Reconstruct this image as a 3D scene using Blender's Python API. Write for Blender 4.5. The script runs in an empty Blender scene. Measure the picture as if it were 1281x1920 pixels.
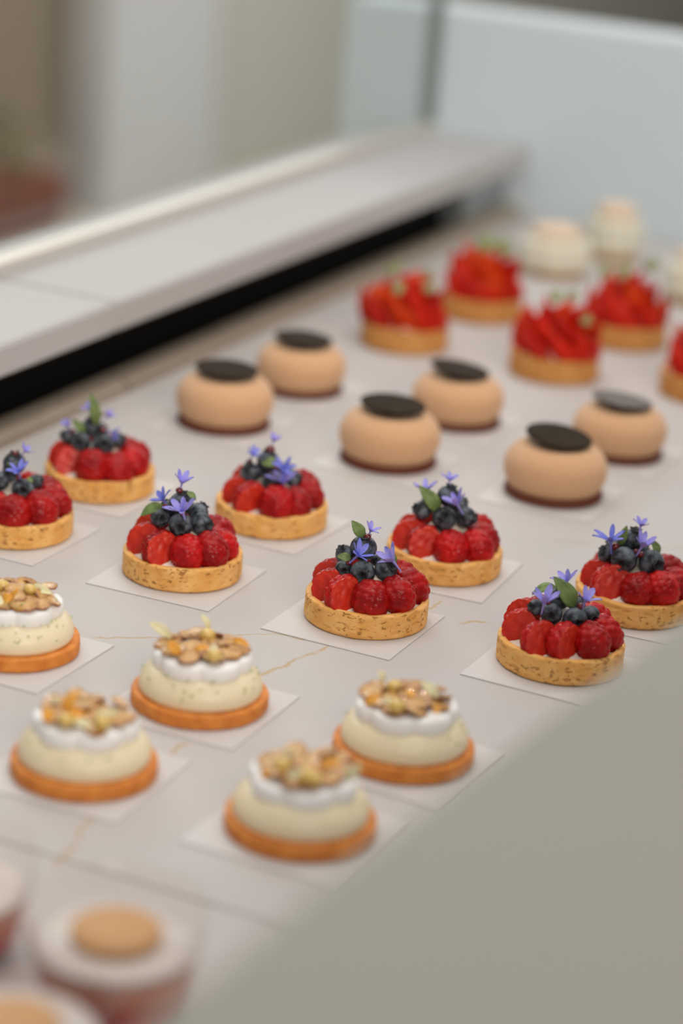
import bpy, bmesh, math, random
from math import sin, cos, pi, radians, sqrt, atan2
from mathutils import Vector, Matrix, Quaternion, noise

S = bpy.context.scene
COL = S.collection
ZD = 1.0                                   # height of the marble display deck above the floor

# ------------------------------------------------------------------ camera
cam_d = bpy.data.cameras.new('camera')
cam = bpy.data.objects.new('camera', cam_d)
COL.objects.link(cam)
cam.matrix_world = Matrix((
    (0.90251699, -0.20396562, 0.37929026, 0.56369059),
    (0.42401027, 0.26674554, -0.86548374, -1.33822785),
    (0.07535494, 0.94193675, 0.32722590, 0.57447532 + ZD),
    (0, 0, 0, 1)))
cam_d.sensor_fit = 'VERTICAL'
cam_d.sensor_height = 36.0
cam_d.lens = 4510 * 36.0 / 1920
cam_d.clip_start = 0.05
cam_d.clip_end = 60
cam_d.dof.use_dof = True
cam_d.dof.focus_distance = 1.53
cam_d.dof.aperture_fstop = 2.6
cam_d.dof.aperture_blades = 0
S.camera = cam

# ------------------------------------------------------------------ exposure
S.view_settings.view_transform = 'Standard'
S.view_settings.look = 'None'
S.view_settings.gamma = 1.0
S.view_settings.exposure = 0.0
S.view_settings.use_curve_mapping = False

# ------------------------------------------------------------------ light
W = bpy.data.worlds.new('room_light')
S.world = W
W.use_nodes = True
W.node_tree.nodes['Background'].inputs['Color'].default_value = (0.97, 0.98, 1.0, 1)
W.node_tree.nodes['Background'].inputs['Strength'].default_value = 0.30


def area(name, loc, target, sx, sy, power, col):
    d = bpy.data.lights.new(name, 'AREA')
    d.shape = 'RECTANGLE'
    d.size = sx
    d.size_y = sy
    d.energy = power
    d.color = col
    o = bpy.data.objects.new(name, d)
    COL.objects.link(o)
    o.location = loc
    o.rotation_euler = (Vector(target) - Vector(loc)).to_track_quat('-Z', 'Y').to_euler()
    return o


area('ceiling_light', (-0.15, 0.3, 3.2), (-0.15, 0.2, ZD), 2.6, 3.0, 33, (1.0, 0.95, 0.90))
area('window_daylight', (-4.0, 2.6, 2.9), (-0.2, 0.4, ZD), 3.0, 2.2, 88, (0.88, 0.95, 1.0))
area('shop_window', (2.6, -2.2, 2.7), (0.0, 0.3, ZD), 2.6, 2.0, 84, (1.0, 0.90, 0.79))
area('back_room_fill', (-2.3, 5.1, 2.95), (-3.3, 5.1, 0), 1.6, 6.0, 185, (1.0, 0.975, 0.945))  # added fill lamp, no fixture in view: brightens the room behind the glass


def spot(name, loc, target, power, col):
    d = bpy.data.lights.new(name, 'SPOT')
    d.energy = power
    d.color = col
    d.spot_size = radians(60)
    d.spot_blend = 0.6
    d.shadow_soft_size = 0.03
    o = bpy.data.objects.new(name, d)
    COL.objects.link(o)
    o.location = loc
    o.rotation_euler = (Vector(target) - Vector(loc)).to_track_quat('-Z', 'Y').to_euler()


for _x, _y in ((-0.35, 0.9), (0.05, 1.0), (-0.3, 0.2)):
    spot('ceiling_spot', (_x, _y, 2.9), (_x * 0.5, _y * 0.3, ZD), 8, (1.0, 0.90, 0.78))

# ------------------------------------------------------------------ node materials
MATS = {}


def new_mat(name):
    m = bpy.data.materials.new(name)
    m.use_nodes = True
    MATS[name] = m
    nt = m.node_tree
    return m, nt, nt.nodes['Principled BSDF']


def lnk(nt, a, b):
    nt.links.new(a, b)


def mat(name, c1, c2=None, scale=60, rough=0.5, bump=0.0, bscale=None, bdist=0.001, sss=0.0, sssr=(1, .4, .2), ssss=0.003,
        metal=0.0, coat=0.0, spec=0.5, sheen=0.0, lo=0.35, hi=0.65, detail=4, rand=0.0):
    m, nt, b = new_mat(name)
    N = nt.nodes
    tc = N.new('ShaderNodeTexCoord')
    b.inputs['Roughness'].default_value = rough
    b.inputs['Metallic'].default_value = metal
    b.inputs['Specular IOR Level'].default_value = spec
    b.inputs['Coat Weight'].default_value = coat
    b.inputs['Coat Roughness'].default_value = 0.07
    b.inputs['Sheen Weight'].default_value = sheen
    if sss:
        b.inputs['Subsurface Weight'].default_value = sss
        b.inputs['Subsurface Radius'].default_value = sssr
        b.inputs['Subsurface Scale'].default_value = ssss
    if c2 is None:
        b.inputs['Base Color'].default_value = (*c1, 1)
        col_out = None
    else:
        n = N.new('ShaderNodeTexNoise')
        n.inputs['Scale'].default_value = scale
        n.inputs['Detail'].default_value = detail
        lnk(nt, tc.outputs['Object'], n.inputs['Vector'])
        r = N.new('ShaderNodeValToRGB')
        r.color_ramp.elements[0].position = lo
        r.color_ramp.elements[1].position = hi
        r.color_ramp.elements[0].color = (*c1, 1)
        r.color_ramp.elements[1].color = (*c2, 1)
        lnk(nt, n.outputs['Fac'], r.inputs['Fac'])
        col_out = r.outputs['Color']
        if rand:
            oi = N.new('ShaderNodeObjectInfo')
            mr = N.new('ShaderNodeMapRange')
            mr.inputs['To Min'].default_value = 1 - rand
            mr.inputs['To Max'].default_value = 1 + rand
            lnk(nt, oi.outputs['Random'], mr.inputs['Value'])
            hs = N.new('ShaderNodeHueSaturation')
            lnk(nt, mr.outputs['Result'], hs.inputs['Value'])
            lnk(nt, col_out, hs.inputs['Color'])
            col_out = hs.outputs['Color']
        lnk(nt, col_out, b.inputs['Base Color'])
    if bump:
        n2 = N.new('ShaderNodeTexNoise')
        n2.inputs['Scale'].default_value = bscale or scale
        n2.inputs['Detail'].default_value = 5
        lnk(nt, tc.outputs['Object'], n2.inputs['Vector'])
        bp = N.new('ShaderNodeBump')
        bp.inputs['Strength'].default_value = bump
        bp.inputs['Distance'].default_value = bdist
        lnk(nt, n2.outputs['Fac'], bp.inputs['Height'])
        lnk(nt, bp.outputs['Normal'], b.inputs['Normal'])
    return m


def math_n(nt, op, a, b=None):
    n = nt.nodes.new('ShaderNodeMath')
    n.operation = op
    for i, v in enumerate((a, b)):
        if v is None:
            continue
        if isinstance(v, (int, float)):
            n.inputs[i].default_value = v
        else:
            nt.links.new(v, n.inputs[i])
    return n.outputs[0]


def make_marble(name, base, cloud, rough, veins):
    """white marble: faint clouds plus thin golden veins along a few cracks"""
    m, nt, b = new_mat(name)
    N = nt.nodes
    tc = N.new('ShaderNodeTexCoord')
    P = tc.outputs['Object']
    n = N.new('ShaderNodeTexNoise')
    n.inputs['Scale'].default_value = 3.5
    n.inputs['Detail'].default_value = 6
    n.inputs['Distortion'].default_value = 1.2
    lnk(nt, P, n.inputs['Vector'])
    r = N.new('ShaderNodeValToRGB')
    r.color_ramp.elements[0].position = 0.35
    r.color_ramp.elements[1].position = 0.62
    r.color_ramp.elements[0].color = (*cloud, 1)
    r.color_ramp.elements[1].color = (*base, 1)
    lnk(nt, n.outputs['Fac'], r.inputs['Fac'])
    # wobble the coordinates for the cracks
    w = N.new('ShaderNodeTexNoise')
    w.inputs['Scale'].default_value = 38
    w.inputs['Detail'].default_value = 3
    lnk(nt, P, w.inputs['Vector'])
    sub = N.new('ShaderNodeVectorMath')
    sub.operation = 'SUBTRACT'
    lnk(nt, w.outputs['Color'], sub.inputs[0])
    sub.inputs[1].default_value = (.5, .5, .5)
    sc = N.new('ShaderNodeVectorMath')
    sc.operation = 'SCALE'
    sc.inputs['Scale'].default_value = 0.016
    lnk(nt, sub.outputs[0], sc.inputs[0])
    add = N.new('ShaderNodeVectorMath')
    add.operation = 'ADD'
    lnk(nt, P, add.inputs[0])
    lnk(nt, sc.outputs[0], add.inputs[1])
    sep = N.new('ShaderNodeSeparateXYZ')
    lnk(nt, add.outputs[0], sep.inputs[0])
    X, Y = sep.outputs['X'], sep.outputs['Y']
    total = None
    for (ax, ay, bx, by, wd) in veins:
        L2 = (bx - ax) ** 2 + (by - ay) ** 2
        dx = math_n(nt, 'SUBTRACT', X, ax)
        dy = math_n(nt, 'SUBTRACT', Y, ay)
        t = math_n(nt, 'DIVIDE', math_n(nt, 'ADD', math_n(nt, 'MULTIPLY', dx, bx - ax), math_n(nt, 'MULTIPLY', dy, by - ay)), L2)
        t = math_n(nt, 'MINIMUM', math_n(nt, 'MAXIMUM', t, 0.0), 1.0)
        ex = math_n(nt, 'SUBTRACT', dx, math_n(nt, 'MULTIPLY', t, bx - ax))
        ey = math_n(nt, 'SUBTRACT', dy, math_n(nt, 'MULTIPLY', t, by - ay))
        d = math_n(nt, 'SQRT', math_n(nt, 'ADD', math_n(nt, 'MULTIPLY', ex, ex), math_n(nt, 'MULTIPLY', ey, ey)))
        f = math_n(nt, 'MAXIMUM', math_n(nt, 'SUBTRACT', 1.0, math_n(nt, 'DIVIDE', d, wd)), 0.0)
        total = f if total is None else math_n(nt, 'MAXIMUM', total, f)
    col = r.outputs['Color']
    if total is not None:
        br = N.new('ShaderNodeTexNoise')
        br.inputs['Scale'].default_value = 55
        lnk(nt, P, br.inputs['Vector'])
        fac = math_n(nt, 'MULTIPLY', math_n(nt, 'MINIMUM', math_n(nt, 'MULTIPLY', total, 1.8), 1.0),
                     math_n(nt, 'MINIMUM', math_n(nt, 'MAXIMUM', math_n(nt, 'MULTIPLY', math_n(nt, 'SUBTRACT', br.outputs['Fac'], 0.36), 5.0), 0.15), 0.85))
        mx = N.new('ShaderNodeMix')
        mx.data_type = 'RGBA'
        lnk(nt, fac, mx.inputs['Factor'])
        lnk(nt, col, mx.inputs['A'])
        mx.inputs['B'].default_value = (0.50, 0.36, 0.19, 1)
        col = mx.outputs['Result']
    lnk(nt, col, b.inputs['Base Color'])
    b.inputs['Roughness'].default_value = rough
    b.inputs['Specular IOR Level'].default_value = 0.32
    return m


VEINS = [(-0.128, -0.131, -0.096, -0.108, .0012), (-0.096, -0.108, -0.038, -0.060, .0010), (-0.038, -0.06, -0.02, -0.056, .0012),
         (-0.020, -0.142, -0.009, -0.103, .0018), (-0.009, -0.103, -0.001, -0.061, .0020), (-0.001, -0.061, 0.03, 0.06, .0012),
         (-0.005, -0.236, -0.006, -0.262, .0025), (-0.16, -0.27, -0.115, -0.254, .0020), (0.0, -0.345, 0.012, -0.40, .0022),
         (0.055, 0.03, 0.085, 0.055, .0018), (0.10, 0.06, 0.20, 0.10, .0010), (-0.07, 0.07, -0.02, 0.09, .0012),
         (-0.19, 0.20, -0.12, 0.26, .0012), (0.05, 0.22, 0.15, 0.27, .0012)]
make_marble('marble', (0.555, 0.528, 0.516), (0.525, 0.497, 0.483), 0.58, VEINS)
make_marble('ledge_marble', (0.505, 0.495, 0.495), (0.485, 0.473, 0.47), 0.55, [])
make_marble('front_stone', (0.268, 0.265, 0.225), (0.256, 0.252, 0.214), 0.55, [])
mat('seam_grout', (0.45, 0.40, 0.36), rough=0.8)
mat('end_white', (0.63, 0.725, 0.775), (0.65, 0.735, 0.785), scale=2, rough=0.30)
mat('counter_paint', (0.62, 0.60, 0.57), rough=0.6)
mat('black_void', (0.006, 0.006, 0.006), rough=0.8, spec=0.1)
mat('steel', (0.46, 0.38, 0.29), (0.50, 0.42, 0.33), scale=30, rough=0.42, metal=0.6)
mat('end_block', (0.33, 0.36, 0.38), rough=0.35, metal=0.5)
mat('aluminium', (0.78, 0.74, 0.69), rough=0.35, metal=0.6)
mat('card', (0.620, 0.596, 0.585), rough=0.5)
mat('floor_beige', (0.50, 0.43, 0.34), (0.46, 0.40, 0.315), scale=1.5, rough=0.45)
mat('wall_taupe', (0.80, 0.66, 0.50), (0.78, 0.64, 0.48), scale=0.8, rough=0.8)
mat('wall_grey', (0.37, 0.365, 0.32), (0.355, 0.35, 0.305), scale=0.8, rough=0.8)
mat('pillar_white', (0.425, 0.425, 0.435), (0.41, 0.41, 0.42), scale=2, rough=0.7)
mat('terracotta', (0.14, 0.05, 0.03), (0.11, 0.045, 0.03), scale=8, rough=0.7)
mat('olive_leaf', (0.13, 0.115, 0.05), (0.08, 0.075, 0.035), scale=30, rough=0.7)
mat('trunk', (0.10, 0.07, 0.04), rough=0.8)

mat('strawberry_shell', (0.54, 0.225, 0.05), (0.64, 0.30, 0.075), scale=70, rough=0.6, bump=0.4, bscale=300, bdist=0.001)
mat('cookie', (0.62, 0.185, 0.020), (0.80, 0.295, 0.047), scale=110, rough=0.6, bump=0.6, bscale=330, bdist=0.001, sss=0.08, ssss=0.002)
mat('white_cream', (0.86, 0.78, 0.66), (0.88, 0.82, 0.72), scale=40, rough=0.45, sss=0.15, sssr=(1, .8, .6), ssss=0.003)
mat('lemon_cream', (0.84, 0.73, 0.49), (0.86, 0.76, 0.535), scale=25, rough=0.38, sss=0.2, sssr=(1, .8, .4), ssss=0.004, coat=0.1)
mat('meringue', (0.92, 0.91, 0.90), rough=0.42, sss=0.15, sssr=(1, 1, 1), ssss=0.003)
mat('raspberry', (0.28, 0.002, 0.005), (0.47, 0.008, 0.006), scale=90, rough=0.45, sss=0.15, sssr=(1, .1, .05), ssss=0.003, coat=0.26, spec=0.10, rand=0.22,
    bump=0.30, bscale=700, bdist=0.0004)
mat('raspberry_hollow', (0.62, 0.032, 0.012), (0.52, 0.018, 0.009), scale=160, rough=0.4, sss=0.25, sssr=(1, .15, .08), ssss=0.003, coat=0.15, spec=0.3, bump=0.3, bscale=500, bdist=0.0005)
mat('blueberry', (0.012, 0.015, 0.020), (0.165, 0.195, 0.235), scale=1.5, rough=0.5, coat=0.15, spec=0.3, lo=0.38, hi=0.72, rand=0.3, detail=8)
mat('calyx', (0.010, 0.011, 0.014), (0.055, 0.06, 0.07), scale=3, rough=0.6)
mat('petal_violet', (0.27, 0.25, 0.74), (0.38, 0.34, 0.80), scale=160, rough=0.55, sss=0.1, sssr=(.5, .5, 1), ssss=0.001)
mat('petal_blue', (0.13, 0.16, 0.62), (0.24, 0.25, 0.74), scale=160, rough=0.55)
mat('leaf', (0.12, 0.19, 0.045), (0.20, 0.29, 0.09), scale=3, rough=0.45)
mat('jelly_red', (0.13, 0.004, 0.008), (0.20, 0.008, 0.012), scale=200, rough=0.15, coat=0.6)
mat('velvet', (0.63, 0.370, 0.200), (0.67, 0.405, 0.228), scale=300, rough=0.85, bump=0.35, bscale=900, bdist=0.0004, sheen=0.15, sss=0.1, sssr=(1, .5, .3), ssss=0.003)
mat('dark_biscuit', (0.12, 0.026, 0.010), (0.17, 0.040, 0.015), scale=200, rough=0.7, bump=0.4, bscale=400)
mat('chocolate', (0.026, 0.016, 0.009), (0.034, 0.022, 0.013), scale=60, rough=0.6, spec=0.04)
mat('chocolate_grey', (0.075, 0.056, 0.040), (0.055, 0.041, 0.029), scale=80, rough=0.4, spec=0.18)
mat('gold_petal', (0.85, 0.36, 0.03), (0.86, 0.45, 0.07), scale=3, rough=0.5, sss=0.1, ssss=0.001)
mat('pale_petal', (0.80, 0.74, 0.42), (0.82, 0.78, 0.52), scale=3, rough=0.5)
mat('lemon_jelly', (0.68, 0.46, 0.10), (0.72, 0.52, 0.16), scale=60, rough=0.12, coat=0.6, sss=0.3, ssss=0.003)
mat('lime_zest', (0.26, 0.36, 0.08), (0.46, 0.53, 0.20), scale=200, rough=0.6)
mat('strawberry', (0.42, 0.005, 0.003), (0.62, 0.022, 0.006), scale=120, rough=0.45, coat=0.08, spec=0.12, sss=0.1, sssr=(1, .2, .1), ssss=0.004, rand=0.2)
mat('strawberry_flesh', (0.68, 0.035, 0.006), (0.76, 0.10, 0.018), scale=90, rough=0.45, coat=0.08, spec=0.12, sss=0.1, sssr=(1, .2, .1), ssss=0.004)
mat('pale_green', (0.26, 0.36, 0.13), (0.38, 0.46, 0.22), scale=3, rough=0.55)
mat('pale_cream', (0.72, 0.68, 0.55), (0.74, 0.71, 0.59), scale=30, rough=0.5, sss=0.15, ssss=0.004)
mat('peach', (0.72, 0.56, 0.41), (0.74, 0.60, 0.46), scale=50, rough=0.5)
mat('pale_biscuit', (0.50, 0.29, 0.10), (0.56, 0.33, 0.12), scale=60, rough=0.6)
mat('wafer', (0.56, 0.295, 0.12), (0.60, 0.33, 0.14), scale=160, rough=0.6, bump=0.2, bscale=500)
mat('compote', (0.55, 0.014, 0.008), (0.64, 0.025, 0.012), scale=60, rough=0.25, coat=0.3)
mat('pink_mousse', (0.76, 0.27, 0.19), (0.78, 0.36, 0.27), scale=40, rough=0.5, sss=0.2, ssss=0.004)
mat('panna', (0.64, 0.57, 0.53), rough=0.4, sss=0.2, sssr=(1, .8, .7), ssss=0.004)


def almond_mat():
    m, nt, b = new_mat('almond')
    N = nt.nodes
    tc = N.new('ShaderNodeTexCoord')
    mp = N.new('ShaderNodeMapping')
    mp.inputs['Scale'].default_value = (1 / .0085, 1 / .0062, 0)
    lnk(nt, tc.outputs['Object'], mp.inputs['Vector'])
    ln = N.new('ShaderNodeVectorMath')
    ln.operation = 'LENGTH'
    lnk(nt, mp.outputs[0], ln.inputs[0])
    n = N.new('ShaderNodeTexNoise')
    n.inputs['Scale'].default_value = 420
    lnk(nt, tc.outputs['Object'], n.inputs['Vector'])
    s = math_n(nt, 'ADD', ln.outputs['Value'], math_n(nt, 'MULTIPLY', math_n(nt, 'SUBTRACT', n.outputs['Fac'], 0.5), 0.9))
    r = N.new('ShaderNodeValToRGB')
    e = r.color_ramp.elements
    e[0].position = 0.35
    e[0].color = (0.64, 0.37, 0.12, 1)
    e[1].position = 0.98
    e[1].color = (0.22, 0.06, 0.012, 1)
    k = e.new(0.78)
    k.color = (0.52, 0.25, 0.055, 1)
    lnk(nt, s, r.inputs['Fac'])
    lnk(nt, r.outputs['Color'], b.inputs['Base Color'])
    b.inputs['Roughness'].default_value = 0.35
    b.inputs['Coat Weight'].default_value = 0.4
    return m


almond_mat()


def shell_mat(name, c1, c2, pit, rim_r):
    m, nt, b = new_mat(name)
    N = nt.nodes
    tc = N.new('ShaderNodeTexCoord')
    P = tc.outputs['Object']
    n = N.new('ShaderNodeTexNoise')
    n.inputs['Scale'].default_value = 95
    n.inputs['Detail'].default_value = 4
    lnk(nt, P, n.inputs['Vector'])
    r = N.new('ShaderNodeValToRGB')
    r.color_ramp.elements[0].position = .35
    r.color_ramp.elements[1].position = .65
    r.color_ramp.elements[0].color = (*c1, 1)
    r.color_ramp.elements[1].color = (*c2, 1)
    lnk(nt, n.outputs['Fac'], r.inputs['Fac'])
    mp = N.new('ShaderNodeMapping')
    mp.inputs['Scale'].default_value = (1, 1, 2.0)
    lnk(nt, P, mp.inputs['Vector'])
    n2 = N.new('ShaderNodeTexNoise')
    n2.inputs['Scale'].default_value = 230
    n2.inputs['Detail'].default_value = 4
    n2.inputs['Distortion'].default_value = 0.6
    lnk(nt, mp.outputs[0], n2.inputs['Vector'])
    # pores only on the side wall, where the crumb was cut
    sep = N.new('ShaderNodeSeparateXYZ')
    lnk(nt, P, sep.inputs[0])
    rad = math_n(nt, 'SQRT', math_n(nt, 'ADD', math_n(nt, 'MULTIPLY', sep.outputs['X'], sep.outputs['X']), math_n(nt, 'MULTIPLY', sep.outputs['Y'], sep.outputs['Y'])))
    g = math_n(nt, 'MINIMUM', math_n(nt, 'MAXIMUM', math_n(nt, 'MULTIPLY', math_n(nt, 'SUBTRACT', rad, rim_r), 1500.0), 0.0), 1.0)
    big = N.new('ShaderNodeTexNoise')
    big.inputs['Scale'].default_value = 60
    lnk(nt, P, big.inputs['Vector'])
    thr = math_n(nt, 'ADD', 0.385, math_n(nt, 'MULTIPLY', math_n(nt, 'SUBTRACT', big.outputs['Fac'], 0.5), 0.35))
    k = math_n(nt, 'MULTIPLY', math_n(nt, 'MINIMUM', math_n(nt, 'MAXIMUM', math_n(nt, 'MULTIPLY', math_n(nt, 'SUBTRACT', thr, n2.outputs['Fac']), 14.0), 0.0), 1.0), g)
    mx = N.new('ShaderNodeMix')
    mx.data_type = 'RGBA'
    lnk(nt, math_n(nt, 'MULTIPLY', k, 0.8), mx.inputs['Factor'])
    lnk(nt, r.outputs['Color'], mx.inputs['A'])
    mx.inputs['B'].default_value = (*pit, 1)  # toasted crumb plus the shade inside the pores, both put into the colour
    lnk(nt, mx.outputs['Result'], b.inputs['Base Color'])
    b.inputs['Roughness'].default_value = 0.6
    b.inputs['Specular IOR Level'].default_value = 0.3
    b.inputs['Subsurface Weight'].default_value = 0.12
    b.inputs['Subsurface Radius'].default_value = (1, .5, .2)
    b.inputs['Subsurface Scale'].default_value = 0.002
    bp = N.new('ShaderNodeBump')
    bp.inputs['Strength'].default_value = 0.9
    bp.inputs['Distance'].default_value = 0.0012
    hgt = math_n(nt, 'SUBTRACT', math_n(nt, 'MULTIPLY', n2.outputs['Fac'], 0.5), k)
    lnk(nt, hgt, bp.inputs['Height'])
    lnk(nt, bp.outputs['Normal'], b.inputs['Normal'])


shell_mat('shell', (0.81, 0.405, 0.105), (0.91, 0.53, 0.18), (0.54, 0.205, 0.035), 0.0384)


def thin_glass(name, tint, ior=1.45, amount=1.0):
    m, nt, b = new_mat(name)
    N = nt.nodes
    N.remove(b)
    out = N['Material Output']
    tr = N.new('ShaderNodeBsdfTransparent')
    tr.inputs['Color'].default_value = (*tint, 1)
    gl = N.new('ShaderNodeBsdfGlossy')
    gl.inputs['Roughness'].default_value = 0.02
    fr = N.new('ShaderNodeFresnel')
    fr.inputs['IOR'].default_value = ior
    mx = N.new('ShaderNodeMixShader')
    ge = N.new('ShaderNodeNewGeometry')
    front = math_n(nt, 'SUBTRACT', 1.0, ge.outputs['Backfacing'])
    lnk(nt, math_n(nt, 'MULTIPLY', math_n(nt, 'MULTIPLY', fr.outputs[0], amount), front), mx.inputs['Fac'])
    lnk(nt, tr.outputs[0], mx.inputs[1])
    lnk(nt, gl.outputs[0], mx.inputs[2])
    lnk(nt, mx.outputs[0], out.inputs['Surface'])
    return m


thin_glass('screen_glass', (0.95, 0.965, 0.955))
thin_glass('bowl_glass', (0.985, 0.975, 0.97), amount=0.8)
mat('glass_edge', (0.24, 0.28, 0.27), rough=0.2)

# ------------------------------------------------------------------ mesh helpers


def mesh(name, vf, mats, smooth=True, mi=None, autosmooth=None):
    v, f = vf
    me = bpy.data.meshes.new(name)
    me.from_pydata(v, [], f)
    for mm in (mats if isinstance(mats, (list, tuple)) else [mats]):
        me.materials.append(MATS[mm])
    if mi:
        me.polygons.foreach_set('material_index', mi)
    bm = bmesh.new()
    bm.from_mesh(me)
    bmesh.ops.recalc_face_normals(bm, faces=bm.faces)
    bm.to_mesh(me)
    bm.free()
    me.polygons.foreach_set('use_smooth', [smooth] * len(me.polygons))
    if autosmooth and smooth:
        me.set_sharp_from_angle(angle=radians(autosmooth))
    me.update()
    return me


def link(name, me, parent=None, loc=(0, 0, 0), q=None, sc=None):
    o = bpy.data.objects.new(name, me)
    COL.objects.link(o)
    o.location = loc
    if q is not None:
        o.rotation_mode = 'QUATERNION'
        o.rotation_quaternion = q
    if sc is not None:
        o.scale = sc if isinstance(sc, (tuple, list)) else (sc, sc, sc)
    if parent is not None:
        o.parent = parent
    return o


def thing(name, label, cat, loc=(0, 0, 0), rz=0.0, group=None):
    o = bpy.data.objects.new(name, None)
    o.empty_display_size = 0.02
    COL.objects.link(o)
    o.location = loc
    o.rotation_euler = (0, 0, rz)
    return tag(o, label, cat, group)


def tag(o, label=None, cat=None, group=None, kind=None):
    if label:
        o['label'] = label
    if cat:
        o['category'] = cat
    if group:
        o['group'] = group
    if kind:
        o['kind'] = kind
    return o


def join(*parts):
    V, F = [], []
    for v, f in parts:
        k = len(V)
        V += list(v)
        F += [tuple(i + k for i in q) for q in f]
    return V, F


def box_vf(x0, x1, y0, y1, z0, z1):
    v = [(x, y, z) for z in (z0, z1) for y in (y0, y1) for x in (x0, x1)]
    f = [(0, 2, 3, 1), (4, 5, 7, 6), (0, 1, 5, 4), (2, 6, 7, 3), (0, 4, 6, 2), (1, 3, 7, 5)]
    return v, f


def bevel_box(name, x0, x1, y0, y1, z0, z1, m, b=0.002, seg=2):
    me = mesh(name, box_vf(x0, x1, y0, y1, z0, z1), m, smooth=False)
    if b:
        bm = bmesh.new()
        bm.from_mesh(me)
        bmesh.ops.bevel(bm, geom=list(bm.edges), offset=b, segments=seg, affect='EDGES')
        bm.to_mesh(me)
        bm.free()
    return me


def prism_y(profile, y0, y1):
    """closed x-z profile swept along y"""
    n = len(profile)
    v = [(x, y0, z) for x, z in profile] + [(x, y1, z) for x, z in profile]
    f = [(i, (i + 1) % n, n + (i + 1) % n, n + i) for i in range(n)]
    f += [tuple(range(n - 1, -1, -1)), tuple(range(n, 2 * n))]
    return v, f


def prism_z(poly, z0, z1):
    n = len(poly)
    v = [(x, y, z0) for x, y in poly] + [(x, y, z1) for x, y in poly]
    f = [(i, (i + 1) % n, n + (i + 1) % n, n + i) for i in range(n)]
    f += [tuple(range(n - 1, -1, -1)), tuple(range(n, 2 * n))]
    return v, f


def lathe(prof, n=64, fn=None, close=False):
    """prof: list of (r, z); fn(r, z, angle, i) -> (r, z). r == 0 at an end becomes a pole."""
    V, F = [], []
    rows = []
    for i, (r, z) in enumerate(prof):
        if r == 0:
            rows.append([len(V)])
            V.append((0, 0, z))
        else:
            row = []
            for k in range(n):
                a = 2 * pi * k / n
                rr, zz = fn(r, z, a, i) if fn else (r, z)
                row.append(len(V))
                V.append((rr * cos(a), rr * sin(a), zz))
            rows.append(row)
    pairs = list(zip(rows[:-1], rows[1:]))
    if close:
        pairs.append((rows[-1], rows[0]))
    for A, B in pairs:
        for k in range(n):
            k2 = (k + 1) % n
            if len(A) == 1 and len(B) > 1:
                F.append((A[0], B[k], B[k2]))
            elif len(B) == 1 and len(A) > 1:
                F.append((A[k], B[0], A[k2]))
            elif len(A) > 1:
                F.append((A[k], B[k], B[k2], A[k2]))
    return V, F


def dense(prof, step):
    out = [prof[0]]
    for (a, b), (c, d) in zip(prof[:-1], prof[1:]):
        L = sqrt((c - a) ** 2 + (d - b) ** 2)
        k = max(1, int(L / step))
        for i in range(1, k + 1):
            t = i / k
            out.append((a + (c - a) * t, b + (d - b) * t))
    return out


def smooth_prof(pts, k=6):
    """Catmull-Rom through the profile"""
    P = [pts[0]] + list(pts) + [pts[-1]]
    out = []
    for i in range(1, len(P) - 2):
        p0, p1, p2, p3 = P[i - 1], P[i], P[i + 1], P[i + 2]
        for j in range(k):
            t = j / k
            q = []
            for c in (0, 1):
                q.append(0.5 * (2 * p1[c] + (p2[c] - p0[c]) * t + (2 * p0[c] - 5 * p1[c] + 4 * p2[c] - p3[c]) * t * t
                                + (3 * p1[c] - p0[c] - 3 * p2[c] + p3[c]) * t ** 3))
            out.append((max(q[0], 0.0), q[1]))
    out.append(pts[-1])
    # keep poles only at the ends
    res = []
    for i, (r, z) in enumerate(out):
        if r < 1e-5 and 0 < i < len(out) - 1:
            r = 2e-5
        res.append((r, z))
    return res


def aim(d, roll=0.0):
    """quaternion turning +Z onto d"""
    q = Vector((0, 0, 1)).rotation_difference(Vector(d).normalized())
    return q @ Quaternion((0, 0, 1), roll)


def frame_q(zaxis, xhint):
    z = Vector(zaxis).normalized()
    x = Vector(xhint)
    x = (x - z * x.dot(z)).normalized()
    y = z.cross(x)
    return Matrix((x, y, z)).transposed().to_quaternion()


MM = 0.001

# ------------------------------------------------------------------ the room and the counter
fl = link('floor', mesh('floor', box_vf(-6.5, 4.5, -4.0, 12.5, -0.06, 0.0), 'floor_beige', smooth=False))
tag(fl, kind='structure')
wl = link('wall_left', mesh('wall_left', box_vf(-3.85, -3.70, -4.0, 12.5, 0.0, 3.0), 'wall_taupe', smooth=False))
tag(wl, kind='structure')
wb = link('wall_back', mesh('wall_back', box_vf(-3.70, 4.5, 12.0, 12.2, 0.0, 3.0), 'wall_grey', smooth=False))
tag(wb, kind='structure')
pil = link('white_pillar', bevel_box('white_pillar', -3.10, -2.98, 4.78, 5.52, 0.0, 3.0, 'pillar_white', 0.01))
tag(pil, 'white square pillar standing on the beige floor behind the glass', 'pillar')
par = link('grey_partition', bevel_box('grey_partition', -3.15, -3.0, 5.56, 11.0, 0.0, 2.6, 'wall_grey', 0.01))
tag(par, 'plain grey partition wall seen through the glass right of the white pillar', 'partition')

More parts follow.
